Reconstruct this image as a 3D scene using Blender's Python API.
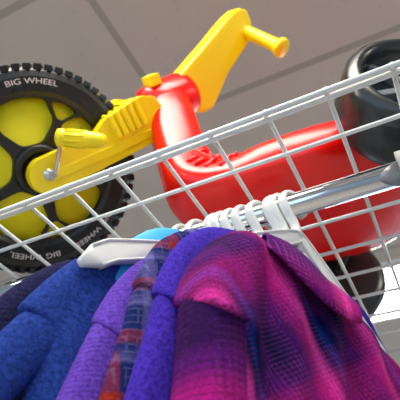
import bpy, bmesh, math, random
from mathutils import Vector, Matrix, noise
from math import sin, cos, pi, radians

random.seed(7)
SC = bpy.context.scene
for o in list(bpy.data.objects):
    bpy.data.objects.remove(o)
COL = SC.collection
ZS = 1.95            # height of the wire shelf above the floor
CELL = 0.0762        # shelf mesh pitch

# ------------------------------------------------------------------ camera, light, exposure
cam_d = bpy.data.cameras.new('camera')
cam = bpy.data.objects.new('camera', cam_d)
COL.objects.link(cam)
SC.camera = cam
RX = Vector((0.89556781, 0.44487943, 0.0063717))
RY = Vector((-0.29201108, 0.59851939, -0.745992))
RZ = Vector((-0.33569008, 0.66622582, 0.66592442))
cm = Matrix.Identity(4)
for i, v in enumerate((RX, -RY, -RZ)):
    for k in range(3):
        cm[k][i] = v[k]
cm.translation = Vector((0.48411, -0.37487, -0.48760 + ZS))
cam.matrix_world = cm
cam_d.sensor_width = 36
cam_d.lens = 499.78 / 400 * 36
cam_d.clip_start = 0.02
cam_d.dof.use_dof = True
cam_d.dof.focus_distance = 0.60
cam_d.dof.aperture_fstop = 9.0

w = bpy.data.worlds.new('daylight')
SC.world = w
w.use_nodes = True
w.node_tree.nodes['Background'].inputs[0].default_value = (0.60, 0.80, 1.0, 1)
w.node_tree.nodes['Background'].inputs[1].default_value = 1.9

SC.view_settings.view_transform = 'Standard'
SC.view_settings.look = 'None'
SC.view_settings.gamma = 1
SC.view_settings.use_curve_mapping = False
SC.view_settings.exposure = 0.0
LAMP = 22.0           # emission of a ceiling lamp diffuser


# ------------------------------------------------------------------ materials
def lin(r, g, b):
    f = lambda c: ((c / 255 + 0.055) / 1.055) ** 2.4 if c > 10 else c / 255 / 12.92
    return (f(r), f(g), f(b), 1)


class N:
    """tiny node graph helper"""
    def __init__(self, name):
        self.m = bpy.data.materials.new(name)
        self.m.use_nodes = True
        self.t = self.m.node_tree
        self.b = self.t.nodes['Principled BSDF']

    def node(self, kind, **kw):
        n = self.t.nodes.new(kind)
        for k, v in kw.items():
            setattr(n, k, v)
        return n

    def link(self, a, b):
        self.t.links.new(a, b)

    def put(self, sock, v):
        if isinstance(v, (int, float, tuple, list)):
            sock.default_value = v
        else:
            self.link(v, sock)

    def math(self, op, a, b=0.0, c=0.0):
        n = self.node('ShaderNodeMath', operation=op)
        self.put(n.inputs[0], a)
        self.put(n.inputs[1], b)
        self.put(n.inputs[2], c)
        return n.outputs[0]

    def mix(self, f, a, b, mode='MIX'):
        n = self.node('ShaderNodeMix', data_type='RGBA', blend_type=mode)
        self.put(n.inputs[0], f)
        self.put(n.inputs[6], a)
        self.put(n.inputs[7], b)
        return n.outputs[2]

    def ramp(self, f, stops, interp='LINEAR'):
        n = self.node('ShaderNodeValToRGB')
        n.color_ramp.interpolation = interp
        e = n.color_ramp.elements
        while len(e) < len(stops):
            e.new(0.5)
        for i, (p, c) in enumerate(stops):
            e[i].position = p
            e[i].color = c
        self.put(n.inputs[0], f)
        return n.outputs[0]

    def coords(self):
        tc = self.node('ShaderNodeTexCoord')
        s = self.node('ShaderNodeSeparateXYZ')
        self.link(tc.outputs['Object'], s.inputs[0])
        return tc.outputs['Object'], s.outputs[0], s.outputs[1], s.outputs[2]

    def noise(self, scale, detail=3, vec=None, rough=0.5):
        n = self.node('ShaderNodeTexNoise')
        n.inputs['Scale'].default_value = scale
        n.inputs['Detail'].default_value = detail
        n.inputs['Roughness'].default_value = rough
        if vec is not None:
            self.link(vec, n.inputs['Vector'])
        return n.outputs['Fac']

    def bump(self, h, strength=0.3, dist=0.001):
        n = self.node('ShaderNodeBump')
        n.inputs['Strength'].default_value = strength
        n.inputs['Distance'].default_value = dist
        self.link(h, n.inputs['Height'])
        self.link(n.outputs[0], self.b.inputs['Normal'])

    def set(self, **kw):
        for k, v in kw.items():
            self.put(self.b.inputs[k.replace('_', ' ')], v)
        return self


def plastic(name, rgb, rough=0.3, var=0.12, scale=14, coat=0.0, sss=0.0):
    n = N(name)
    vec, x, y, z = n.coords()
    c = lin(*rgb)
    d = tuple(v * (1 - var) for v in c[:3]) + (1,)
    f = n.noise(scale, 4, vec)
    n.set(Base_Color=n.mix(f, c, d), Roughness=rough, Coat_Weight=coat)
    n.bump(n.noise(90, 2, vec), 0.06, 0.002)
    return n.m


def fleece(name, rgb, rib=0.0, dark=0.5):
    n = N(name)
    vec, x, y, z = n.coords()
    c = lin(*rgb)
    d = tuple(v * dark for v in c[:3]) + (1,)
    f1 = n.noise(260, 3, vec, 0.7)
    f2 = n.noise(900, 2, vec, 0.7)
    f = n.math('ADD', n.math('MULTIPLY', f1, 0.6), n.math('MULTIPLY', f2, 0.4))
    f = n.ramp(f, [(0.40, (0, 0, 0, 1)), (0.60, (1, 1, 1, 1))])
    if rib:
        wv = n.math('SINE', n.math('MULTIPLY', n.math('ADD', z, n.math('MULTIPLY', x, 0.15)), rib))
        wv = n.math('MULTIPLY_ADD', wv, 0.16, 0.0)
        f = n.math('ADD', f, wv)
    lite = tuple(min(1, v * 1.12 + 0.01) for v in c[:3]) + (1,)
    n.set(Base_Color=n.mix(f, d, lite), Roughness=0.92, Sheen_Weight=0.15, Sheen_Roughness=0.5, Specular_IOR_Level=0.1)
    n.b.inputs['Sheen Tint'].default_value = lite
    n.bump(f, 0.55, 0.0018)
    return n.m


def plaid(name, stops_u, stops_v, pu, pv, skew=0.0, off=(0, 0), line=(20, 20, 70), lite=(235, 120, 190), fine=0.0062, mixf=0.5, wob=0.008, lw=0.55):
    """soft brushed flannel: an ombre check woven from two sets of coloured bands with fine pin lines"""
    n = N(name)
    vec, x, y, z = n.coords()
    big = n.noise(14, 2, vec)
    wobs = n.math('MULTIPLY', n.math('SUBTRACT', big, 0.5), wob * 1.5)
    u = n.math('ADD', n.math('ADD', x, n.math('MULTIPLY', z, skew)), n.math('ADD', wobs, off[0]))
    u = n.math('ADD', u, n.math('MULTIPLY', y, 0.3))
    v = n.math('ADD', n.math('SUBTRACT', z, n.math('MULTIPLY', x, skew)), n.math('ADD', wobs, off[1]))
    fu = n.math('FRACT', n.math('DIVIDE', u, pu))
    fv = n.math('FRACT', n.math('DIVIDE', v, pv))
    cu = n.ramp(fu, stops_u, 'EASE')
    cv = n.ramp(fv, stops_v, 'EASE')
    col = n.mix(mixf, cu, cv)
    def pin(c, ph, wd):
        return n.math('LESS_THAN', n.math('FRACT', n.math('ADD', n.math('DIVIDE', c, fine), ph)), wd)
    gu = n.math('GREATER_THAN', n.math('SINE', n.math('MULTIPLY', u, 2 * pi / (pu * 0.5))), 0.0)
    gv = n.math('GREATER_THAN', n.math('SINE', n.math('MULTIPLY', v, 2 * pi / (pv * 0.5))), 0.0)
    dk = n.math('MAXIMUM', n.math('MULTIPLY', pin(u, 0, 0.26), gu), n.math('MULTIPLY', pin(v, 0, 0.26), gv))
    col = n.mix(n.math('MULTIPLY', dk, lw), col, lin(*line))
    lt = n.math('MAXIMUM', n.math('MULTIPLY', pin(u, 0.5, 0.2), gv), n.math('MULTIPLY', pin(v, 0.5, 0.2), gu))
    col = n.mix(n.math('MULTIPLY', lt, lw * 0.45), col, lin(*lite))
    fz = n.ramp(n.noise(420, 3, vec, 0.7), [(0.34, (0, 0, 0, 1)), (0.66, (1, 1, 1, 1))])
    fz2 = n.noise(60, 3, vec, 0.6)
    sh = n.math('MULTIPLY_ADD', fz, 0.62, 0.68)
    sh = n.math('MULTIPLY', sh, n.math('MULTIPLY_ADD', fz2, 0.4, 0.8))
    cc = n.node('ShaderNodeCombineXYZ')
    for i in range(3):
        n.link(sh, cc.inputs[i])
    col = n.mix(1.0, col, cc.outputs[0], 'MULTIPLY')
    n.set(Base_Color=col, Roughness=0.95, Sheen_Weight=0.0, Sheen_Roughness=0.5, Specular_IOR_Level=0.08)
    n.bump(fz, 0.5, 0.0015)
    return n.m


M = {}
M['yellow'] = plastic('yellow_plastic', (250, 222, 0), 0.32, 0.08)
M['yellow_disc'] = plastic('yellow_disc_plastic', (236, 220, 0), 0.7, 0.10)
M['red'] = plastic('red_plastic', (238, 14, 6), 0.26, 0.08, coat=0.0)
M['black'] = plastic('black_plastic', (13, 14, 16), 0.42, 0.3)
M['tyre'] = plastic('tyre_plastic', (15, 16, 18), 0.36, 0.3)
M['charcoal'] = plastic('charcoal_plastic', (38, 42, 45), 0.27, 0.35, 30)
M['grey_plastic'] = plastic('grey_plastic', (108, 114, 118), 0.35, 0.25, 30)
M['white_plastic'] = plastic('white_hanger_plastic', (218, 218, 214), 0.35, 0.04, sss=0.1)
M['ink'] = plastic('pale_lettering', (226, 218, 216), 0.6, 0.25, 260)
M['wire'] = plastic('white_coated_wire', (212, 216, 216), 0.35, 0.06)
M['bracket'] = plastic('grey_bracket', (168, 171, 171), 0.4, 0.08)
M['blue_plastic'] = plastic('dark_blue_plastic', (14, 28, 110), 0.4, 0.1)
M['cyan'] = plastic('cyan_card', (20, 150, 205), 0.6, 0.05)
n = N('chrome'); n.set(Base_Color=(0.70, 0.72, 0.76, 1), Metallic=1.0, Roughness=0.08); M['chrome'] = n.m
n = N('steel'); n.set(Base_Color=(0.55, 0.55, 0.53, 1), Metallic=1.0, Roughness=0.3); M['steel'] = n.m
n = N('lamp_diffuser'); n.set(Base_Color=(0.9, 0.9, 0.9, 1), Emission_Color=(1.0, 0.92, 0.81, 1), Emission_Strength=LAMP); M['lamp'] = n.m
M['frame_white'] = plastic('white_enamel', (225, 228, 228), 0.4, 0.03)
M['wall'] = plastic('blue_grey_paint', (176, 184, 196), 0.8, 0.05, 3)
M['floor'] = plastic('vinyl_floor', (188, 182, 174), 0.4, 0.15, 5)

n = N('ceiling_tile')
vec, x, y, z = n.coords()
CA = 0.0
uu = n.math('ADD', n.math('MULTIPLY', x, cos(CA)), n.math('MULTIPLY', y, sin(CA)))
vv = n.math('SUBTRACT', n.math('MULTIPLY', y, cos(CA)), n.math('MULTIPLY', x, sin(CA)))
CU, CV = -0.155 - 0.5, 0.648 - 0.5
du = n.math('ABSOLUTE', n.math('SUBTRACT', n.math('FRACT', n.math('DIVIDE', n.math('SUBTRACT', uu, CU - 0.6), 1.2)), 0.5))
dv = n.math('ABSOLUTE', n.math('SUBTRACT', n.math('FRACT', n.math('DIVIDE', n.math('SUBTRACT', vv, CV - 0.3), 0.6)), 0.5))
lu = n.math('LESS_THAN', du, 0.0125 / 1.2)
lv = n.math('LESS_THAN', dv, 0.0125 / 0.6)
ln = n.math('MAXIMUM', lu, lv)
f = n.noise(3.0, 4, vec)
f2 = n.noise(60, 2, vec)
tile = n.mix(f, lin(200, 189, 180), lin(188, 178, 169))
tile = n.mix(n.math('MULTIPLY', n.math('GREATER_THAN', f2, 0.68), 0.35), tile, lin(154, 145, 137))
n.set(Base_Color=n.mix(ln, tile, lin(164, 155, 146)), Roughness=0.9)
n.bump(ln, 0.4, -0.004)
M['ceiling'] = n.m

MAG, PUR, NAV, PINK, BLU = lin(156, 20, 108), lin(70, 14, 92), lin(4, 9, 56), lin(226, 60, 160), lin(6, 46, 136)
M['shirt'] = plaid('magenta_navy_flannel',
                   [(0.0, BLU), (0.08, NAV), (0.20, PINK), (0.33, MAG), (0.48, PUR), (0.66, NAV), (0.78, PUR), (0.92, NAV), (1.0, BLU)],
                   [(0.0, MAG), (0.12, PUR), (0.27, NAV), (0.42, NAV), (0.58, PUR), (0.85, MAG), (1.0, MAG)], 0.105, 0.13, -0.5, (-0.18, 0.105), mixf=0.5, fine=0.0042, wob=0.002,
                   line=(8, 8, 44), lite=(170, 70, 150), lw=0.34)
M['shirt_sleeve'] = plaid('navy_purple_flannel',
                          [(0.0, MAG), (0.35, PUR), (0.6, NAV), (0.8, PUR), (1.0, MAG)],
                          [(0.0, NAV), (0.3, NAV), (0.48, MAG), (0.62, MAG), (0.74, PUR), (0.82, NAV), (1.0, NAV)], 0.2, 0.22, 0.0, (0.06, 0.215), mixf=0.8, fine=0.0060, wob=0.002,
                          line=(8, 8, 40), lite=(100, 50, 130), lw=0.34)
M['collar'] = plaid('collar_flannel',
                    [(0.0, PUR), (0.3, PUR), (0.45, MAG), (0.55, PINK), (0.68, MAG), (0.8, PUR), (1.0, PUR)],
                    [(0.0, PUR), (0.4, MAG), (0.7, PUR), (1.0, PUR)], 0.11, 0.1, 0.2, (0.05, 0.03), mixf=0.35, fine=0.006, wob=0.002, lw=0.3)
RED, LAV, DBL = lin(128, 34, 24), lin(92, 86, 142), lin(16, 30, 84)
M['thin_plaid'] = plaid('red_blue_flannel',
                        [(0.0, DBL), (0.3, DBL), (0.34, LAV), (0.5, LAV), (0.55, DBL), (0.78, DBL), (0.82, RED), (1.0, RED)],
                        [(0.0, DBL), (0.3, DBL), (0.36, LAV), (0.6, DBL), (0.7, RED), (0.85, RED), (0.9, DBL), (1.0, DBL)],
                        0.05, 0.055, 0.0, (0.0, 0.0), line=(22, 28, 80), lite=(190, 185, 225), fine=0.007, mixf=0.5, wob=0.002, lw=0.14)
M['purple_fleece'] = fleece('royal_purple_fleece', (58, 32, 160))
M['lavender_knit'] = fleece('violet_knit', (94, 58, 172), rib=1500)
M['blue_fleece'] = fleece('blue_fleece', (24, 56, 138))
M['navy_knit'] = fleece('navy_knit', (18, 18, 66), rib=1100, dark=0.4)
M['deep_blue'] = fleece('deep_blue_fleece', (12, 26, 80))
M['grey_knit'] = fleece('grey_knit', (120, 112, 130))


# ------------------------------------------------------------------ mesh helpers
def obj(name, bm, mat, parent=None, smooth=True, sub=0, bevel=0.0):
    bmesh.ops.recalc_face_normals(bm, faces=bm.faces[:])
    me = bpy.data.meshes.new(name)
    bm.to_mesh(me)
    bm.free()
    me.materials.append(mat)
    if smooth:
        for p in me.polygons:
            p.use_smooth = True
    o = bpy.data.objects.new(name, me)
    COL.objects.link(o)
    if parent is not None:
        o.parent = parent
    if bevel:
        b = o.modifiers.new('bevel', 'BEVEL')
        b.width = bevel
        b.segments = 2
        b.limit_method = 'ANGLE'
        b.angle_limit = radians(35)
        if smooth:
            b.harden_normals = True
    if sub:
        s = o.modifiers.new('subsurf', 'SUBSURF')
        s.levels = s.render_levels = sub
    return o


def thing(name, label, cat, loc=(0, 0, 0), rz=0.0, group=None):
    o = bpy.data.objects.new(name, None)
    o.empty_display_size = 0.05
    COL.objects.link(o)
    o.location = loc
    o.rotation_euler = (0, 0, rz)
    o['label'] = label
    o['category'] = cat
    if group:
        o['group'] = group
    return o


def tag(o, label, cat, group=None):
    o['label'] = label
    o['category'] = cat
    if group:
        o['group'] = group
    return o


def loft(bm, rings, cap=(True, True), closed=True):
    vs = [[bm.verts.new(p) for p in r] for r in rings]
    k = len(vs[0])
    for a, b in zip(vs, vs[1:]):
        for i in range(k if closed else k - 1):
            j = (i + 1) % k
            bm.faces.new((a[i], a[j], b[j], b[i]))
    if cap[0]:
        bm.faces.new(vs[0][::-1])
    if cap[1]:
        bm.faces.new(vs[-1])
    return vs


def tube(bm, pts, r, seg=10, cap=True):
    pts = [Vector(p) for p in pts]
    rs = r if isinstance(r, (list, tuple)) else [r] * len(pts)
    up = None
    rings = []
    for i, p in enumerate(pts):
        t = (pts[min(i + 1, len(pts) - 1)] - pts[max(i - 1, 0)]).normalized()
        if up is None:
            up = Vector((0, 0, 1)) if abs(t.z) < 0.9 else Vector((1, 0, 0))
        e1 = (up - t * up.dot(t)).normalized()
        up = e1
        e2 = t.cross(e1)
        rings.append([p + (e1 * cos(2 * pi * k / seg) + e2 * sin(2 * pi * k / seg)) * rs[i] for k in range(seg)])
    loft(bm, rings, (cap, cap))


def box(bm, c, h, basis=None):
    c = Vector(c)
    vs = []
    for sx in (-1, 1):
        for sy in (-1, 1):
            for sz in (-1, 1):
                d = Vector((sx * h[0], sy * h[1], sz * h[2]))
                if basis is not None:
                    d = basis @ d
                vs.append(bm.verts.new(c + d))
    for f in ((0, 1, 3, 2), (4, 6, 7, 5), (0, 4, 5, 1), (2, 3, 7, 6), (0, 2, 6, 4), (1, 5, 7, 3)):
        bm.faces.new([vs[i] for i in f])


def lathe(bm, prof, seg=64, axis='z', close=False):
    """prof: list of (radius, height)"""
    rings = []
    for r, h in prof:
        rings.append([(r * cos(2 * pi * k / seg), r * sin(2 * pi * k / seg), h) for k in range(seg)])
    vs = loft(bm, rings, (not close, not close))
    if close:
        a, b = vs[-1], vs[0]
        for i in range(seg):
            j = (i + 1) % seg
            bm.faces.new((a[i], a[j], b[j], b[i]))


def prism(bm, poly, z0, z1):
    a = [bm.verts.new((p[0], p[1], z0)) for p in poly]
    b = [bm.verts.new((p[0], p[1], z1)) for p in poly]
    k = len(poly)
    for i in range(k):
        j = (i + 1) % k
        bm.faces.new((a[i], a[j], b[j], b[i]))
    bm.faces.new(a[::-1])
    bm.faces.new(b)


def smooth_poly(pts, n=5, it=2):
    """Chaikin corner rounding of a closed polygon"""
    for _ in range(it):
        out = []
        for i, p in enumerate(pts):
            q = pts[(i + 1) % len(pts)]
            out.append((p[0] * .86 + q[0] * .14, p[1] * .86 + q[1] * .14))
            out.append((p[0] * .14 + q[0] * .86, p[1] * .14 + q[1] * .86))
        pts = out
    return pts


def cubic(pts, n):
    """Catmull-Rom through tuples of any length"""
    out = []
    P = [pts[0]] + list(pts) + [pts[-1]]
    for i in range(len(pts) - 1):
        p0, p1, p2, p3 = P[i], P[i + 1], P[i + 2], P[i + 3]
        for k in range(n):
            t = k / n
            out.append(tuple(0.5 * (2 * b + (c - a) * t + (2 * a - 5 * b + 4 * c - d) * t * t + (3 * b - a - 3 * c + d) * t ** 3)
                             for a, b, c, d in zip(p0, p1, p2, p3)))
    out.append(tuple(pts[-1]))
    return out


def superell(k, n, e):
    a = 2 * pi * k / n
    c, s = cos(a), sin(a)
    return (math.copysign(abs(c) ** (2 / e), c), math.copysign(abs(s) ** (2 / e), s))


# ------------------------------------------------------------------ the setting
def slab(name, lo, hi, mat):
    bm = bmesh.new()
    c = [(a + b) / 2 for a, b in zip(lo, hi)]
    h = [(b - a) / 2 for a, b in zip(lo, hi)]
    box(bm, (0, 0, 0), h)
    o = obj(name, bm, mat, smooth=False)
    o.location = c
    o['kind'] = 'structure'
    return o


CEIL = ZS + 1.0
slab('floor', (-5, -5, -0.1), (6, 6, 0), M['floor'])
bm = bmesh.new()
box(bm, (0, 0, 0.05), (5.5, 5.5, 0.05))
o = obj('ceiling', bm, M['ceiling'], smooth=False)
o.location = (0.5, 0.5, CEIL)
o['kind'] = 'structure'
slab('wall_back', (-5, 6, 0), (6, 6.15, 0.9), M['wall'])
slab('wall_right', (6, -5, 0), (6.15, 6, CEIL), M['wall'])
slab('wall_left', (-5.15, -5, 0), (-5, 6, CEIL), M['wall'])


def ceiling_lamp(x, y, rz, lx, ly, label):
    t = thing('ceiling_light', label, 'light', (x, y, CEIL), rz, 'ceiling lights')
    bm = bmesh.new()
    for sx in (-1, 1):
        box(bm, (sx * (lx + 0.012), 0, -0.006), (0.012, ly + 0.024, 0.006))
        box(bm, (0, sx * (ly + 0.012), -0.006), (lx, 0.012, 0.006))
    obj('lamp_frame', bm, M['frame_white'], t, smooth=False)
    bm = bmesh.new()
    box(bm, (0, 0, -0.0035), (lx, ly, 0.0035))
    obj('diffuser', bm, M['lamp'], t, smooth=False)
    return t


ceiling_lamp(0.70, 2.27, 0.0, 0.60, 0.285, 'bright white ceiling light panel showing behind the rear wheels of the ride-on')
ceiling_lamp(0.42, -0.58, 0, 0.60, 0.30, 'unseen white ceiling light panel added overhead in front of the clothes rail for the highlights on the trike')  # out of view, added overhead to put highlights on the trike's near faces
ceiling_lamp(-1.6, -1.3, 0, 0.60, 0.30, 'unseen white ceiling light panel added to the left of the clothes rail to light the scene')  # extra panel out of view, added as light from the left
ceiling_lamp(3.2, 0.3, 0, 0.60, 0.30, 'unseen white ceiling light panel added to the right of the clothes rail to light the scene')  # extra panel out of view, added as light from the right

# ------------------------------------------------------------------ wire shelf
shelf = thing('wire_shelf', 'white coated wire grid shelf carrying the yellow and red ride-on trike', 'shelf', (0, 0, ZS))
WR = 0.003
X0, X1, DY, NR = -8, 10, 1.0667 * CELL, 9
ya = 0.0053
yb = ya + 0.0100
yend = (NR - 1) * DY + 0.01
bm = bmesh.new()
for j in range(1, NR):
    tube(bm, [((X0 - .3) * CELL, j * DY, 0), ((X1 + .3) * CELL, j * DY, 0)], WR, 10)
obj('long_wires', bm, M['wire'], shelf)
bm = bmesh.new()
for i in range(X0, X1 + 1):
    tube(bm, [(i * CELL, ya, WR * 1.6), (i * CELL, yend, WR * 1.6)], WR, 10)
obj('cross_wires', bm, M['wire'], shelf)
bm = bmesh.new()
for y, z in ((ya, 0), (yb, 0)):
    tube(bm, [((X0 - .3) * CELL, y, z), ((X1 + .3) * CELL, y, z)], 0.0040, 12)
for i in range(X0, X1 + 1):
    tube(bm, [(i * CELL, ya - 0.0012, -0.0015), (i * CELL, ya + 0.003, -0.0015)], 0.0036, 10)
obj('front_rail', bm, M['wire'], shelf)

# two uprights carry the shelf, out of the frame left and right
for x in (X0 * CELL - 0.045, X1 * CELL + 0.045):
    p = thing('shelf_upright', 'white steel post carrying the %s end of the wire shelf' % ('left' if x < 0 else 'right'), 'post', (x, 0.30, 0), 0, 'shelf posts')
    bm = bmesh.new()
    box(bm, (0, 0, ZS / 2 + 0.02), (0.02, 0.02, ZS / 2 + 0.02))
    obj('post', bm, M['frame_white'], p, smooth=False, bevel=0.003)
    bm = bmesh.new()
    box(bm, (0, 0.02, ZS - 0.016), (0.012, 0.33, 0.009))
    obj('arm', bm, M['frame_white'], p, smooth=False, bevel=0.003)
    bm = bmesh.new()
    box(bm, (0, 0, 0.01), (0.05, 0.3, 0.01))
    obj('foot', bm, M['frame_white'], p, smooth=False, bevel=0.003)

# ------------------------------------------------------------------ rod
RODY, RODZ, RODR = 0.1147, ZS - 0.061, 0.0150
bm = bmesh.new()
tube(bm, [(-0.70, 0, 0), (0.72, 0, 0)], RODR, 40)
rod = tag(obj('clothes_rail', bm, M['chrome']), 'shiny chrome clothes rail hung under the wire shelf', 'rail')
rod.location = (0, RODY, RODZ)


def rail_bracket(x, label):
    t = thing('rail_bracket', label, 'bracket', (x, RODY, RODZ), 0, 'rail brackets')
    bm = bmesh.new()
    rings = []
    for sx in (-0.011, 0.011):
        rings.append(sx)
    seg = 28
    rr = [[], [], [], []]
    for k in range(seg):
        a = 2 * pi * k / seg
        rr[0].append((-0.010, (RODR + .0005) * cos(a), (RODR + .0005) * sin(a)))
        rr[1].append((-0.010, (RODR + .012) * cos(a), (RODR + .012) * sin(a)))
        rr[2].append((0.05, (RODR + .012) * cos(a), (RODR + .012) * sin(a)))
        rr[3].append((0.05, (RODR + .0005) * cos(a), (RODR + .0005) * sin(a)))
    vs = loft(bm, rr, (False, False))
    for i in range(seg):
        j = (i + 1) % seg
        bm.faces.new((vs[3][i], vs[3][j], vs[0][j], vs[0][i]))
    obj('ring', bm, M['bracket'], t)
    bm = bmesh.new()
    box(bm, (0.036, 0, (RODR + 0.010 + 0.058) / 2), (0.009, 0.007, (0.058 - RODR - 0.010) / 2))
    box(bm, (0.036, 0, 0.059), (0.009, 0.05, 0.003))
    obj('hanger_strap', bm, M['bracket'], t, smooth=False, bevel=0.002)
    return t


rail_bracket(0.518, 'grey bracket clamping the right end of the chrome rail')
rail_bracket(-0.56, 'grey bracket clamping the left end of the chrome rail')


# ------------------------------------------------------------------ hangers
def sweep_flat(bm, path, halfs, t, seg=12, roundtips=False):
    """path in the (x, z) plane, half width in the plane, half thickness t along y"""
    rings = []
    for i, (x, z) in enumerate(path):
        a = Vector((path[max(i - 1, 0)][0], path[max(i - 1, 0)][1]))
        b = Vector((path[min(i + 1, len(path) - 1)][0], path[min(i + 1, len(path) - 1)][1]))
        d = (b - a).normalized()
        nrm = Vector((-d.y, d.x))
        h = halfs[i]
        r = []
        for k in range(seg):
            cu, su = superell(k, seg, 3.2)
            r.append((x + nrm.x * cu * h, su * t, z + nrm.y * cu * h))
        rings.append(r)
    loft(bm, rings)


HOOK = None


def make_hanger(x, phi, label, fdrop=0.0, half=0.130, drop=0.080, wide=1.0):
    t = thing('clothes_hanger', label, 'hanger', (x, RODY, RODZ), 0, 'white plastic hangers on the chrome rail')
    t.rotation_euler = (0, 0, -(pi / 2 + phi))
    # local x axis = towards the aisle along the hanger, y = front of the garment, z up
    R = RODR + 0.0042
    path = [(R * cos(radians(a)), R * sin(radians(a)) - 0.0008) for a in range(205, -20, -12)]
    path += [(R * 0.80, -0.0125), (R * 0.50, -0.021), (R * 0.18, -0.030), (0.0, -0.040), (0.0, -0.052)]
    bm = bmesh.new()
    sweep_flat(bm, path, [0.0030] + [0.0038] * (len(path) - 2) + [0.0055], 0.0064)
    obj('hook', bm, M['white_plastic'], t)
    bm = bmesh.new()
    arm = []
    hs = []
    for i in range(-14, 15):
        s = i / 14
        q = abs(s)
        arm.append((s * half, -0.053 - drop * (q ** 1.1) - (fdrop * q if s < 0 else 0) - (0.012 * max(0, q - .86) / .14)))
        e = max(0.0, (q - 0.90) / 0.10)
        hs.append((0.0075 + 0.0035 * q) * wide * math.sqrt(max(0.10, 1 - e * e)))
    sweep_flat(bm, arm, hs, 0.0050)
    for sg in (-1, 1):
        rim = []
        for i, (x_, z_) in enumerate(arm[1:-1], 1):
            d = (Vector(arm[i + 1]) - Vector(arm[i - 1])).normalized()
            rim.append((x_ - d.y * sg * (hs[i] - .0016), z_ + d.x * sg * (hs[i] - .0016)))
        sweep_flat(bm, rim, [0.0018] * len(rim), 0.0068, 8)
    obj('arms', bm, M['white_plastic'], t)
    bm = bmesh.new()
    for s in (-1, 1):
        pts = [(s * half * u, -0.047 - drop * u - 0.026 + 0.014 * u) for u in (0.02, 0.2, 0.4, 0.6, 0.75)]
        sweep_flat(bm, pts, [0.0025] * 5, 0.003)
    tube(bm, [(0, 0, -0.045), (0, 0, -0.074)], 0.0045, 8)
    obj('brace', bm, M['white_plastic'], t)
    return t


# ------------------------------------------------------------------ garments
def garment_frame(name, label, x, phi, cat, yoff=0.0, group='clothes on the chrome rail'):
    t = thing(name, label, cat, (x, RODY, RODZ), 0, group)
    t.rotation_euler = (0, 0, -(pi / 2 + phi))
    return t


def fold(p, amp, seed):
    v = noise.noise(Vector((p[0] * 9 + seed, p[1] * 9, p[2] * 5)))
    v2 = noise.noise(Vector((p[0] * 26 + seed, p[1] * 26, p[2] * 9 + 3)))
    return amp * (v * 0.7 + v2 * 0.3)


def lerp_tab(tab, x):
    """smooth interpolation in a table of (x, y), x rising"""
    if x <= tab[0][0]:
        return tab[0][1]
    for (x0, y0), (x1, y1) in zip(tab, tab[1:]):
        if x <= x1:
            t = (x - x0) / (x1 - x0)
            return y0 + (y1 - y0) * t
    return tab[-1][1]


def torso(bm, ztab, a0, a1, zb, th, seed=0, amp=0.004, yoff=0.0, front=None, na=44, nz=36, rtop=0.035, rside=0.03):
    """front and back panel of a top hanging from the shoulder line ztab; front(a, z) adds shape to the front"""
    def lat(a):
        e = min(a - a0, a1 - a) / rside
        return math.sqrt(max(0.0, 1 - (1 - min(e, 1)) ** 2))
    grid = {}
    for side in (1, -1):
        for i in range(na + 1):
            a = a0 + (a1 - a0) * i / na
            zt = 0.25 * (lerp_tab(ztab, a - .012) + lerp_tab(ztab, a + .012)) + 0.5 * lerp_tab(ztab, a)
            for j in range(nz + 1):
                u = (j / nz) ** 1.7
                z = zt + (zb - zt) * u
                d = (zt - z) / rtop
                T = th * (1 + 0.35 * u) * math.sqrt(max(0.0, 1 - (1 - min(d, 1)) ** 2)) * lat(a)
                p = Vector((a, side * T + yoff, z))
                wgt = T / th
                p.y += side * fold(p + Vector((0, 0.3 * side, 0)), amp * 2, seed) * min(1, wgt)
                if front and side > 0:
                    p.y += front(a, z) * min(1, wgt)
                if side < 0 and (j == 0 or i in (0, na)):
                    grid[side, i, j] = grid[1, i, j]
                else:
                    grid[side, i, j] = bm.verts.new(p)
        for i in range(na):
            for j in range(nz):
                f = (grid[side, i, j], grid[side, i + 1, j], grid[side, i + 1, j + 1], grid[side, i, j + 1])
                bm.faces.new(f if side > 0 else f[::-1])
    for i in range(na):
        f = []
        for v in (grid[1, i, nz], grid[1, i + 1, nz], grid[-1, i + 1, nz], grid[-1, i, nz]):
            if v not in f:
                f.append(v)
        bm.faces.new(f)


def limb(bm, path, seg=28, seed=0, amp=0.003, e=2.3, yoff=0.0, caps=(True, True), endtilt=0.0):
    """path rows: (a, z, half_in_plane, half_thick)"""
    pp = cubic(path, 5)
    rings = []
    for i, (a, z, hw, ht) in enumerate(pp):
        p0 = Vector(pp[max(i - 1, 0)][:2])
        p1 = Vector(pp[min(i + 1, len(pp) - 1)][:2])
        d = (p1 - p0).normalized()
        nrm = Vector((-d.y, d.x))
        fr = i / (len(pp) - 1)
        r = []
        for k in range(seg):
            cu, su = superell(k, seg, e)
            q = Vector((a + nrm.x * cu * hw, su * ht + yoff, z + nrm.y * cu * hw))
            q.z -= endtilt * fr * fr * (su * .5 + .5)
            nn = Vector((nrm.x * cu / hw, su / ht, nrm.y * cu / hw)).normalized()
            q += nn * fold(q, amp, seed)
            r.append(q)
        rings.append(r)
    loft(bm, rings, caps)


def offset_in(line, hw):
    """centre line of a limb whose outer edge is `line`"""
    out = []
    for i, (a, z) in enumerate(line):
        p0 = Vector(line[max(i - 1, 0)])
        p1 = Vector(line[min(i + 1, len(line) - 1)])
        d = (p1 - p0).normalized()
        out.append((a + d.y * hw, z - d.x * hw))
    return out


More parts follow.
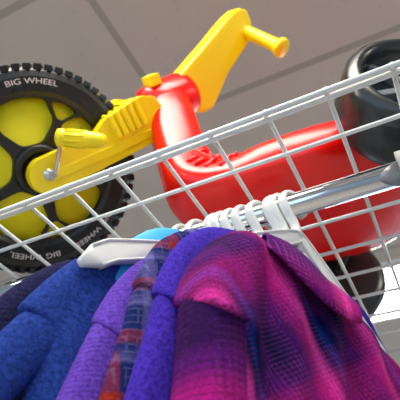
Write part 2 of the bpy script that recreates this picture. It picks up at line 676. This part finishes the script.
# outer outline of a hanging shoulder and sleeve, from the neck to the cuff: (distance from the hook, height below the rail)
SHOULDER = [(0.050, -0.070), (0.090, -0.076), (0.120, -0.087), (0.148, -0.111), (0.167, -0.144), (0.180, -0.184)]
SLEEVE = [(0.180, -0.184), (0.190, -0.235), (0.204, -0.305), (0.221, -0.385), (0.24, -0.48)]
B_SHOULDER = [(0.050, -0.060), (0.100, -0.074), (0.136, -0.088), (0.170, -0.110), (0.206, -0.152), (0.236, -0.204)]
B_SLEEVE = [(0.236, -0.204), (0.262, -0.255), (0.296, -0.325), (0.330, -0.400), (0.36, -0.48)]
C_SHOULDER = [(0.050, -0.060), (0.098, -0.074), (0.130, -0.090), (0.158, -0.114), (0.181, -0.148), (0.197, -0.188)]
C_SLEEVE = [(0.197, -0.188), (0.212, -0.240), (0.233, -0.310), (0.257, -0.385), (0.28, -0.48)]


def garment(name, label, cat, x, phi, body_mat, sleeve_mat, th=0.022, seed=0, zt=0.0, yoff=0.0, amp=0.003, endtilt=0.0, hw=0.026,
            shoulder=SHOULDER, sleeve=SLEEVE, grow=0.0, lift=1.09, far=None, front=None, mid=-0.088, sth=1.0, cap_e=2.3, inf=0.9):
    t = garment_frame(name, label, x, phi, cat)
    sh_ = [(a + grow * min(1, a / .15), z + zt) for a, z in shoulder]
    sl_ = [(a + grow, z + zt) for a, z in sleeve]
    fs = [(a, z) for a, z in sh_] if far is None else far
    far_sl = [(fs[-1][0] + (a - sl_[0][0]), fs[-1][1] + (z - sl_[0][1])) for a, z in sl_]
    ztab = [(-a, z) for a, z in fs][::-1] + [(0.0, mid + zt)] + sh_
    bm = bmesh.new()
    inn = hw * inf
    torso(bm, ztab, -(fs[-1][0] - inn), sh_[-1][0] - inn, -0.56, th, seed, amp, yoff=yoff, front=front)
    for sg, line in ((1, sh_), (-1, fs)):
        c = offset_in(line, hw)
        rows = []
        for i, (a, z) in enumerate(c):
            q = i / (len(c) - 1)
            rows.append((sg * a, z - (0.012 * (1 - q) ** 2), hw * (0.55 + 0.45 * min(1, q * 1.7)), th * (0.45 + (sth - 0.38) * q) * (lift if i == len(c) - 1 else 1)))
        rows[0] = rows[0][:2] + (hw * .35, th * .25)
        rows[1] = rows[1][:2] + (hw * .7, th * .6)
        limb(bm, rows, 32, seed + 2, amp * .6, yoff=yoff, endtilt=endtilt, e=cap_e)
    bo = obj('body', bm, body_mat, t)
    rm = bo.modifiers.new('remesh', 'REMESH')
    rm.mode = 'VOXEL'
    rm.voxel_size = 0.0032
    rm.use_smooth_shade = True
    sm = bo.modifiers.new('smooth', 'SMOOTH')
    sm.factor = 0.5
    sm.iterations = 8
    for sg, line in ((1, sl_), (-1, far_sl)):
        bm = bmesh.new()
        line2 = [(line[0][0] - 0.010, line[0][1] + 0.018), (line[0][0] - 0.0035, line[0][1] - 0.006)] + [(a - 0.0035, z) for a, z in line[1:]]
        c = offset_in(line2, hw * .95)
        rows = [(sg * a, z, hw * (0.95 - 0.02 * i) * (1 if i else .5), th * sth * (0.93 - 0.008 * i) * (1 if i else .4)) for i, (a, z) in enumerate(c)]
        limb(bm, rows, 32, seed + 5, amp, yoff=yoff, endtilt=endtilt * .2)
        obj('sleeve', bm, sleeve_mat, t)
    return t


PHI = radians(25)
XS = dict(shirt=0.372, under=0.358, purple=0.350, plaid=0.326, lav=0.306, bare=0.290, turq=0.276, blue=0.266, navy=0.212, bare2=0.236)
make_hanger(XS['shirt'], PHI, 'white hanger inside the magenta plaid shirt, nearest the bare stretch of chrome rail', fdrop=0.055, wide=1.3)
make_hanger(XS['under'], PHI, 'white hanger second from the right on the chrome rail')
make_hanger(XS['purple'], PHI, 'white hanger holding the royal purple fleece, third from the right on the rail')
make_hanger(XS['plaid'], PHI, 'white hanger holding the thin red and blue plaid shirt on the chrome rail')
make_hanger(XS['lav'], PHI, 'white hanger holding the violet sweatshirt, its hook partly behind the purple fleece')
make_hanger(XS['bare'], PHI, 'bare white hanger arm sticking out between the blue fleece and the violet sweatshirt', half=0.205, drop=0.088, wide=1.25)
make_hanger(XS['turq'], PHI, 'white hanger inside the mostly hidden turquoise top', half=0.11)
make_hanger(XS['blue'], PHI, 'white hanger inside the bright blue fleece')
make_hanger(XS['navy'], PHI, 'white hanger inside the dark navy sweater at the far left')
make_hanger(XS['bare2'], PHI, 'white hanger arm peeking out between the navy sweater and the blue fleece', half=0.175, drop=0.085)

garment('deep_blue_top', 'deep blue garment showing as a thin edge between the purple fleece and magenta plaid shirt', 'top', XS['under'], PHI,
        M['deep_blue'], M['deep_blue'], th=0.010, seed=11, zt=-0.004, grow=-0.018)
garment('purple_fleece', 'royal purple fleece sweatshirt beside the magenta plaid shirt', 'sweatshirt', XS['purple'], PHI,
        M['purple_fleece'], M['purple_fleece'], th=0.018, seed=21, endtilt=0.018)
garment('plaid_shirt', 'thin red, blue and lavender plaid shirt squeezed between violet and purple sweatshirts', 'shirt', XS['plaid'], PHI,
        M['thin_plaid'], M['thin_plaid'], th=0.014, seed=31, zt=0.006)
garment('turquoise_top', 'turquoise top, only a sliver of its shoulder showing behind the bare white hanger arm', 'top', XS['turq'], PHI,
        M['cyan'], M['cyan'], th=0.008, seed=71, zt=0.031, grow=-0.012)
garment('violet_sweatshirt', 'violet knit sweatshirt hanging under the bare white hanger arm', 'sweatshirt', XS['lav'], PHI,
        M['lavender_knit'], M['lavender_knit'], th=0.017, seed=41, zt=-0.020, shoulder=C_SHOULDER, sleeve=C_SLEEVE, endtilt=0.018)
garment('blue_fleece', 'bright blue fleece top second from the left', 'sweatshirt', XS['blue'], PHI,
        M['blue_fleece'], M['blue_fleece'], th=0.017, seed=51, zt=-0.002, lift=0.86, shoulder=B_SHOULDER, sleeve=B_SLEEVE)
garment('navy_sweater', 'dark navy knit sweater at the far left of the rail', 'sweater', XS['navy'], PHI,
        M['navy_knit'], M['navy_knit'], th=0.018, seed=61, zt=-0.004, lift=0.86, shoulder=B_SHOULDER, sleeve=B_SLEEVE)

# the big plaid shirt nearest the viewer
SH_NEAR = [(0.060, -0.122), (0.100, -0.117), (0.135, -0.124), (0.163, -0.148), (0.176, -0.172), (0.183, -0.200)]
SH_SL = [(0.183, -0.200), (0.187, -0.240), (0.192, -0.300), (0.200, -0.370), (0.21, -0.46)]
SH_FAR = [(0.020, -0.160), (0.045, -0.176), (0.071, -0.194), (0.092, -0.215), (0.120, -0.248), (0.145, -0.290)]


def chest(a, z):
    # soft vertical drape folds of the front
    return 0.004 * sin(a * 62 + z * 9) * min(1, max(0, (-z - 0.12) / 0.1)) + 0.004 * sin(a * 118 + 1 + z * 16)


sh = garment('flannel_shirt', 'magenta, purple and navy plaid flannel shirt with open collar at the front of the row', 'shirt', XS['shirt'], PHI,
             M['shirt'], M['shirt_sleeve'], th=0.027, seed=3, yoff=0.022, endtilt=0.035, amp=0.005, hw=0.028,
             shoulder=SH_NEAR, sleeve=SH_SL, far=SH_FAR, front=chest, mid=-0.145, sth=1.35, cap_e=3.0, inf=0.55, lift=1.05)

# folded collar leaf: an arched strip from the side of the neck to the collar point on the chest
bm = bmesh.new()
fold_edge = [(0.092, 0.028, -0.108), (0.069, 0.040, -0.115), (0.050, 0.047, -0.129), (0.030, 0.050, -0.146), (0.008, 0.049, -0.150), (-0.006, 0.052, -0.163)]
low_edge = [(0.113, 0.052, -0.146), (0.104, 0.062, -0.162), (0.085, 0.068, -0.182), (0.061, 0.070, -0.196), (0.036, 0.070, -0.201), (0.006, 0.066, -0.195)]
inner = [(0.085, 0.006, -0.118), (0.060, 0.018, -0.126), (0.040, 0.028, -0.140), (0.020, 0.034, -0.155), (0.000, 0.036, -0.160), (-0.012, 0.040, -0.172)]
fe, le, ie = cubic(fold_edge, 6), cubic(low_edge, 6), cubic(inner, 6)
rings = []
for f_, l_, i_ in zip(fe, le, ie):
    f_, l_, i_ = Vector(f_), Vector(l_), Vector(i_)
    out = []
    for k in range(7):
        u = k / 6
        p = f_.lerp(l_, u)
        p += Vector((0.2, 0.8, 0.55)) * 0.006 * sin(pi * u) 
        out.append(p)
    back = [p - Vector((0.1, 0.75, 0.3)) * 0.0035 for p in out[1:]][::-1]
    rings.append(out + back + [i_.lerp(f_, .5), i_])
loft(bm, rings)
obj('collar', bm, M['collar'], sh)

# a neighbouring rail, just out of the frame on the right: only the end of one hanger and a grey sleeve reach into view
NX, NY, NZ = 0.545, 0.97, ZS + 0.135
bm = bmesh.new()
tube(bm, [(0, -0.25, 0), (0, 1.1, 0)], 0.0125, 24)
nr = tag(obj('side_rail', bm, M['chrome']), 'chrome side rail holding the grey sweater, off to the right behind the shelf', 'rail')
nr.location = (NX, NY, NZ)
for k, yy in enumerate((-0.235, 1.085)):
    p = thing('rail_post', 'white post under the %s end of the side rail that holds the grey sweater' % ('near', 'far')[k], 'post', (NX, NY + yy, 0), 0, 'side rail posts')
    bm = bmesh.new()
    tube(bm, [(0, 0, 0), (0, 0, NZ - 0.0135)], 0.013, 16)
    obj('tube', bm, M['frame_white'], p)
    bm = bmesh.new()
    tube(bm, [(0, 0, 0), (0, 0, 0.012)], 0.14, 32)
    obj('foot_plate', bm, M['frame_white'], p)
hg = make_hanger(0, 0, 'white hanger end above the grey sweater at the right edge', half=0.165, drop=0.06)
hg.location = (NX, NY, NZ)
hg.rotation_euler = (0, 0, pi)
hg['group'] = 'hangers on the side rail'
gg = garment('grey_sweater', 'blurred grey sweater hanging at the lower right edge behind the plaid shirt', 'sweater', 0, 0,
             M['grey_knit'], M['grey_knit'], th=0.022, seed=81, zt=-0.012, grow=-0.012)
gg.location = (NX, NY, NZ)
gg.rotation_euler = (0, 0, pi)
gg['group'] = 'clothes on the side rail'

# ------------------------------------------------------------------ ride-on trike
PSI = radians(180 + 28)
Fv = Vector((cos(PSI), sin(PSI), 0))
WW = Vector((-0.085, 0.074, 0))
TM = WW - Fv * 0.61
tr = thing('ride_on_trike', 'childs yellow and red plastic low-rider trike with black wheels on top of the wire shelf', 'trike',
           (TM.x, TM.y, ZS + 0.0085), PSI)
WZ = 0.163
RK, TH = radians(48), radians(56)
sv = Vector((-sin(RK), 0, cos(RK)))
n0 = Vector((0, 1, 0))
nv = n0 * cos(TH) + sv.cross(n0) * sin(TH)
mv = nv.cross(sv)
SM = Matrix.Identity(4)
for i, v in enumerate((sv, mv, nv)):
    for k in range(3):
        SM[k][i] = v[k]
SM.translation = Vector((0.61, 0, WZ))


def steered(o):
    o.matrix_local = SM
    return o


FR = 0.187     # front wheel radius
# tyre with tread lugs
bm = bmesh.new()
prof = [(0.132, -0.030), (0.140, -0.034), (0.166, -0.036), (0.178, -0.031), (0.184, -0.018), (0.184, 0.018), (0.178, 0.031), (0.166, 0.036), (0.140, 0.034), (0.132, 0.030)]
lathe(bm, prof, 96, close=True)
NL = 60
for k in range(NL):
    for side in (-1, 1):
        a = 2 * pi * (k + (0.5 if side > 0 else 0)) / NL
        e_r = Vector((cos(a), sin(a), 0))
        e_t = Vector((-sin(a), cos(a), 0))
        e_z = Vector((0, 0, 1))
        tl = (e_z * cos(radians(24)) + e_t * sin(radians(24)) * side)
        bs = Matrix((e_r, tl.cross(e_r), tl)).transposed()
        box(bm, e_r * 0.1835 + e_z * side * 0.0185, (0.0058, 0.0066, 0.0150), bs)
for k in range(15):
    a = 2 * pi * (k + .3) / 15
    e_r = Vector((cos(a), sin(a), 0))
    e_t = Vector((-sin(a), cos(a), 0))
    for sd in (1, -1):
        box(bm, e_r * 0.1455 + Vector((0, 0, sd * 0.0345)), (0.005, 0.008, 0.0022), Matrix((e_r, e_t, Vector((0, 0, 1)))).transposed())
fw = steered(obj('front_wheel', bm, M['tyre'], tr, smooth=False, bevel=0.0015))
for p in fw.data.polygons:
    p.use_smooth = False


def child_of_wheel(o):
    o.parent = fw
    return o


# yellow disc inside, seen through the windows
bm = bmesh.new()
lathe(bm, [(0.001, -0.0195), (0.134, -0.0195), (0.134, 0.0195), (0.001, 0.0195)], 72)
child_of_wheel(obj('wheel_disc', bm, M['yellow_disc'], fw))['label'] = 'bright yellow wheel disc'


# black spoke plates with five large windows and five small ones
def spoke_plate(z):
    cu = bpy.data.curves.new('plate', 'CURVE')
    cu.dimensions = '2D'
    cu.fill_mode = 'BOTH'
    cu.extrude = 0.005
    cu.bevel_depth = 0.0015

    def spline(pts):
        s = cu.splines.new('POLY')
        s.points.add(len(pts) - 1)
        for q, p in zip(s.points, pts):
            q.co = (p[0], p[1], 0, 1)
        s.use_cyclic_u = True
    spline([(0.140 * cos(2 * pi * k / 80), 0.140 * sin(2 * pi * k / 80)) for k in range(80)])
    A0 = PLATE0
    for w_ in range(5):
        c = A0 + w_ * 2 * pi / 5
        pol = []
        for rr_, dd in ((0.050, -24), (0.096, -33), (0.131, -20), (0.133, -7), (0.133, 7), (0.131, 20), (0.096, 33), (0.050, 24)):
            a = c + radians(dd)
            pol.append((rr_ * cos(a), rr_ * sin(a)))
        spline(smooth_poly(pol, it=2))
        c += pi / 5
        pol = []
        for rr_, dd in ((0.098, -4), (0.128, -13), (0.133, 0), (0.128, 13), (0.098, 4)):
            a = c + radians(dd)
            pol.append((rr_ * cos(a), rr_ * sin(a)))
        spline(smooth_poly(pol))
    tmp = bpy.data.objects.new('tmp', cu)
    COL.objects.link(tmp)
    dg = bpy.context.evaluated_depsgraph_get()
    me = bpy.data.meshes.new_from_object(tmp.evaluated_get(dg))
    bpy.data.objects.remove(tmp)
    me.materials.clear()
    me.materials.append(M['black'])
    o = bpy.data.objects.new('spoke_plate', me)
    COL.objects.link(o)
    o.parent = fw
    o.location = (0, 0, z)
    return o


PLATE0 = radians(78)
spoke_plate(0.024)
spoke_plate(-0.024)
bm = bmesh.new()
lathe(bm, [(0.001, 0.020), (0.047, 0.020), (0.047, 0.033), (0.043, 0.038), (0.034, 0.038), (0.030, 0.034), (0.001, 0.034)], 48)
lathe(bm, [(0.001, -0.034), (0.030, -0.034), (0.034, -0.038), (0.043, -0.038), (0.047, -0.033), (0.047, -0.020), (0.001, -0.020)], 48)
child_of_wheel(obj('wheel_hub', bm, M['black'], fw))


# lettering on the tyre wall
def arc_text(txt, mid, radius, size, z):
    bm = bmesh.new()
    cu = bpy.data.curves.new('txt', 'FONT')
    cu.body = txt
    cu.size = size
    cu.extrude = 0.0006
    cu.offset = 0.0
    cu.align_x = 'CENTER'
    tmp = bpy.data.objects.new('tmp', cu)
    COL.objects.link(tmp)
    dg = bpy.context.evaluated_depsgraph_get()
    me = bpy.data.meshes.new_from_object(tmp.evaluated_get(dg))
    bpy.data.objects.remove(tmp)
    me.materials.clear()
    me.materials.append(M['ink'])
    for v in me.vertices:
        x, y = v.co.x * 1.32, v.co.y
        a = mid - x / radius
        r = radius + y
        v.co = Vector((r * cos(a), r * sin(a), z + v.co.z))
    o = bpy.data.objects.new('lettering', me)
    COL.objects.link(o)
    o.parent = fw
    o['label'] = 'pale raised lettering'
    return o


T0 = radians(69)
for dd in (0, -145, -190):
    arc_text('BIG WHEEL', T0 + radians(dd), 0.1535, 0.0136, 0.0362)

# fork
bm = bmesh.new()
leg = [(0.034 * cos(radians(a)), -0.008 + 0.034 * sin(radians(a))) for a in range(100, 261, 16)]
leg += [(0.12, -0.044), (0.205, -0.046), (0.258, -0.040), (0.266, 0.0), (0.255, 0.034), (0.232, 0.046), (0.21, 0.046), (0.138, 0.036), (0.118, 0.025), (0.09, 0.022)]
prism(bm, leg, 0.044, 0.068)
prism(bm, leg, -0.068, -0.044)
prism(bm, [(0.215, -0.040), (0.215, 0.040), (0.262, 0.036), (0.262, -0.040)], -0.045, 0.045)
box(bm, (0.292, 0.058, 0.014), (0.012, 0.011, 0.018))
# raised rim and ribs on the outside of each leg
for sd in (1, -1):
    for k in range(5):
        s0 = 0.150 + k * 0.0150
        tube(bm, [(s0, 0.036 + k * .0018, sd * 0.040), (s0, 0.036 + k * .0018, sd * 0.068), (s0 + 0.002, -0.006, sd * 0.0705)], 0.0058, 10)
    prism(bm, [(-0.010, -0.020), (0.12, -0.030), (0.235, -0.034), (0.235, -0.020), (0.12, -0.012), (-0.006, -0.004)], sd * 0.066, sd * 0.0705)
steered(obj('fork', bm, M['yellow'], tr, smooth=False, bevel=0.004))
bm = bmesh.new()
tube(bm, [(0, -0.007, -0.076), (0, -0.007, 0.076)], 0.010, 20)
steered(obj('wheel_axle', bm, M['steel'], tr))
# cranks and pedals
for sd in (1, -1):
    cd = Vector((0.038, 0.056, 0)) * sd
    ax0 = Vector((0.006, -0.012, 0))
    zz = Vector((0, 0, sd))
    pdir = (Vector((0.078, -0.046, 0)) + zz * 0.062).normalized() if sd > 0 else (Vector((-0.05, 0.03, 0)) + zz * 0.08).normalized()
    b0 = ax0 + cd + zz * 0.088
    bm = bmesh.new()
    tube(bm, [ax0 + zz * 0.064, ax0 + zz * 0.076 + cd * 0.03, ax0 + zz * 0.079 + cd * 0.12, ax0 + cd * 0.94 + zz * 0.086, b0, b0 + pdir * 0.075], 0.0042, 12)
    ck = steered(obj('pedal_crank', bm, M['steel'], tr))
    bm = bmesh.new()
    tube(bm, [b0 + pdir * z for z in (-0.010, -0.007, 0.002, 0.005, 0.008, 0.040, 0.046, 0.058, 0.070, 0.075, 0.078)],
         [0.010, 0.0155, 0.0165, 0.0145, 0.0152, 0.0165, 0.0150, 0.0140, 0.0125, 0.010, 0.005], 20)
    q1 = pdir.cross(Vector((0, 0, 1))).normalized()
    q2 = pdir.cross(q1)
    for k in range(10):
        a = 2 * pi * k / 10
        e_r = q1 * cos(a) + q2 * sin(a)
        bs = Matrix((e_r, pdir.cross(e_r), pdir)).transposed()
        box(bm, b0 + pdir * 0.024 + e_r * 0.0150, (0.0018, 0.0022, 0.016), bs)
    pd = obj('pedal', bm, M['yellow'], ck)
    pd['label'] = 'ribbed yellow pedal'

# handlebar
bm = bmesh.new()
blade = smooth_poly([(0.29, 0.020), (0.361, 0.054), (0.460, 0.0915), (0.548, 0.127), (0.578, 0.134), (0.598, 0.122), (0.601, 0.094), (0.588, 0.064), (0.568, 0.050),
                     (0.492, 0.013), (0.422, -0.040), (0.400, -0.043), (0.350, -0.024), (0.29, -0.012)], it=1)
prism(bm, [(p[0] - 0.012, p[1] - 0.011) for p in blade], -0.020, 0.026)
steered(obj('handlebar', bm, M['yellow'], tr, smooth=False, bevel=0.006))
HB = bpy.data.objects['handlebar']
for sd in (1, -1):
    bm = bmesh.new()
    p0 = Vector((0.567, 0.072, sd * 0.012))
    dv = Vector((0.003, -0.060, sd * 0.104))
    pts = [p0 + dv * u for u in (0, 0.1, 0.2, 0.6, 0.84, 0.88, 0.91, 0.96, 1.0, 1.03, 1.045)]
    tube(bm, pts, [0.015, 0.0155, 0.0155, 0.0155, 0.0155, 0.017, 0.0215, 0.023, 0.0215, 0.016, 0.006], 24)
    g = obj('handle_grip', bm, M['yellow'], HB)

# red body: steering head, neck, low seat tub
bm = bmesh.new()
secs = [  # f, z, tangent angle (0 = backwards, 90 = down), half thickness, half width
    (0.400, 0.400, 66, 0.030, 0.034),
    (0.390, 0.380, 68, 0.046, 0.044),
    (0.370, 0.330, 72, 0.050, 0.048),
    (0.352, 0.260, 76, 0.049, 0.048),
    (0.334, 0.185, 74, 0.049, 0.053),
    (0.312, 0.125, 56, 0.052, 0.068),
    (0.262, 0.092, 26, 0.050, 0.098),
    (0.200, 0.096, -6, 0.052, 0.132),
    (0.130, 0.115, -12, 0.058, 0.158),
    (0.050, 0.140, -12, 0.064, 0.174),
    (-0.030, 0.164, -15, 0.064, 0.176),
    (-0.095, 0.190, -26, 0.058, 0.168),
    (-0.142, 0.228, -44, 0.040, 0.145),
]
rr = cubic(secs, 5)
rings = []
for f_, z_, ang, h_, w_ in rr:
    a = radians(ang)
    tg = Vector((-cos(a), 0, -sin(a)))
    nr = Vector((-sin(a), 0, cos(a)))
    rings.append([Vector((f_, -0.03 * min(1, max(0, (0.27 - f_) / 0.2)), z_)) + nr * (superell(k, 40, 3.0)[0] * h_) + Vector((0, 1, 0)) * (superell(k, 40, 3.0)[1] * w_) for k in range(40)])
loft(bm, rings)
# steering head around the steering axis
Wc = Vector((0.61, 0, WZ))
hd = [(0.262, 0.044), (0.268, 0.050), (0.300, 0.052), (0.355, 0.051), (0.370, 0.047), (0.378, 0.038), (0.380, 0.02)]
e1 = Vector((0, 1, 0))
e2 = sv.cross(e1)
rings = [[Wc + sv * s_ + (e1 * cos(2 * pi * k / 40) + e2 * sin(2 * pi * k / 40)) * r_ for k in range(40)] for s_, r_ in hd]
loft(bm, rings)
# moulded ribs down the near and far flank of the neck
def flank(fx, fz):
    best = None
    for f_, z_, ang, h_, w_ in rr:
        a = radians(ang)
        df, dz = fx - f_, fz - z_
        tt = abs(-cos(a) * df - sin(a) * dz)
        hh = abs(-sin(a) * df + cos(a) * dz) / h_
        if hh < 1 and (best is None or tt < best[0]):
            best = (tt, w_ * (1 - hh ** 3) ** (1 / 3))
    return best[1] if best else 0.05


for sd in (1, -1):
    a = radians(52)
    for fx, fz, ln in ((0.297, 0.168, 0.013), (0.282, 0.152, 0.013), (0.270, 0.137, 0.012), (0.318, 0.134, 0.014), (0.304, 0.120, 0.014), (0.289, 0.107, 0.014), (0.266, 0.098, 0.013)):
        pts = []
        for u in (-1, -.6, 0, .6, 1):
            px_, pz_ = fx - sin(a) * ln * u, fz + cos(a) * ln * u
            pts.append((px_, sd * (flank(px_, pz_) + (0.0015 if abs(u) < 1 else -0.002)), pz_))
        tube(bm, pts, [0.002, 0.0042, 0.0046, 0.0042, 0.002], 10)
    arc = cubic([(0.318, 0.178), (0.306, 0.158), (0.286, 0.138), (0.266, 0.122), (0.246, 0.112)], 5)
    tube(bm, [(fx, sd * (flank(fx, fz) + .0005), fz) for fx, fz in arc], 0.0026, 10)
body = obj('trike_body', bm, M['red'], tr)

# rear wheels
RR, TRK, ROFF = 0.105, 0.250, -0.03
for sd in (1, -1):
    bm = bmesh.new()
    prof = [(0.012, -0.058), (0.078, -0.058), (0.092, -0.056), (0.100, -0.048), (0.105, -0.030), (0.105, 0.018), (0.104, 0.034), (0.098, 0.044), (0.089, 0.048),
            (0.082, 0.045), (0.079, 0.034), (0.075, 0.016), (0.012, 0.012)]
    lathe(bm, prof, 72)
    rw = obj('rear_wheel', bm, M['charcoal'], tr)
    rw.matrix_local = Matrix.Translation((0, ROFF + sd * TRK, RR)) @ Matrix.Rotation(radians(-90 if sd > 0 else 90), 4, 'X')
    rw['label'] = 'dark grey rear wheel'
    bm = bmesh.new()
    lathe(bm, [(0.001, 0.010), (0.024, 0.010), (0.024, 0.036), (0.018, 0.041), (0.001, 0.041)], 32)
    for k in range(6):
        a = 2 * pi * k / 6 + 0.3
        bs = Matrix((Vector((cos(a), sin(a), 0)), Vector((-sin(a), cos(a), 0)), Vector((0, 0, 1)))).transposed()
        box(bm, Vector((cos(a) * 0.049, sin(a) * 0.049, 0.0185)), (0.027, 0.006, 0.0075), bs)
    hc = obj('hub_cap', bm, M['grey_plastic'], rw, smooth=False, bevel=0.002)
bm = bmesh.new()
box(bm, (-0.012, -0.035, 0.104), (0.010, 0.014, 0.008))  # solid block in place of the dark recess beside the axle
pl = obj('axle_slot_block', bm, M['blue_plastic'], tr, smooth=False, bevel=0.003)
pl['label'] = 'dark blue block standing for the recessed slot beside the axle'
bm = bmesh.new()
box(bm, (0.058, 0.020, 0.078), (0.016, 0.011, 0.001), Matrix.Rotation(radians(14), 3, 'Y'))
pl = obj('price_tag', bm, M['white_plastic'], tr, smooth=False)
pl['label'] = 'small white tag under the seat'
bm = bmesh.new()
tube(bm, [(0, ROFF - TRK + 0.03, RR), (0, ROFF + TRK - 0.03, RR)], 0.0075, 16)
obj('rear_axle', bm, M['steel'], tr)
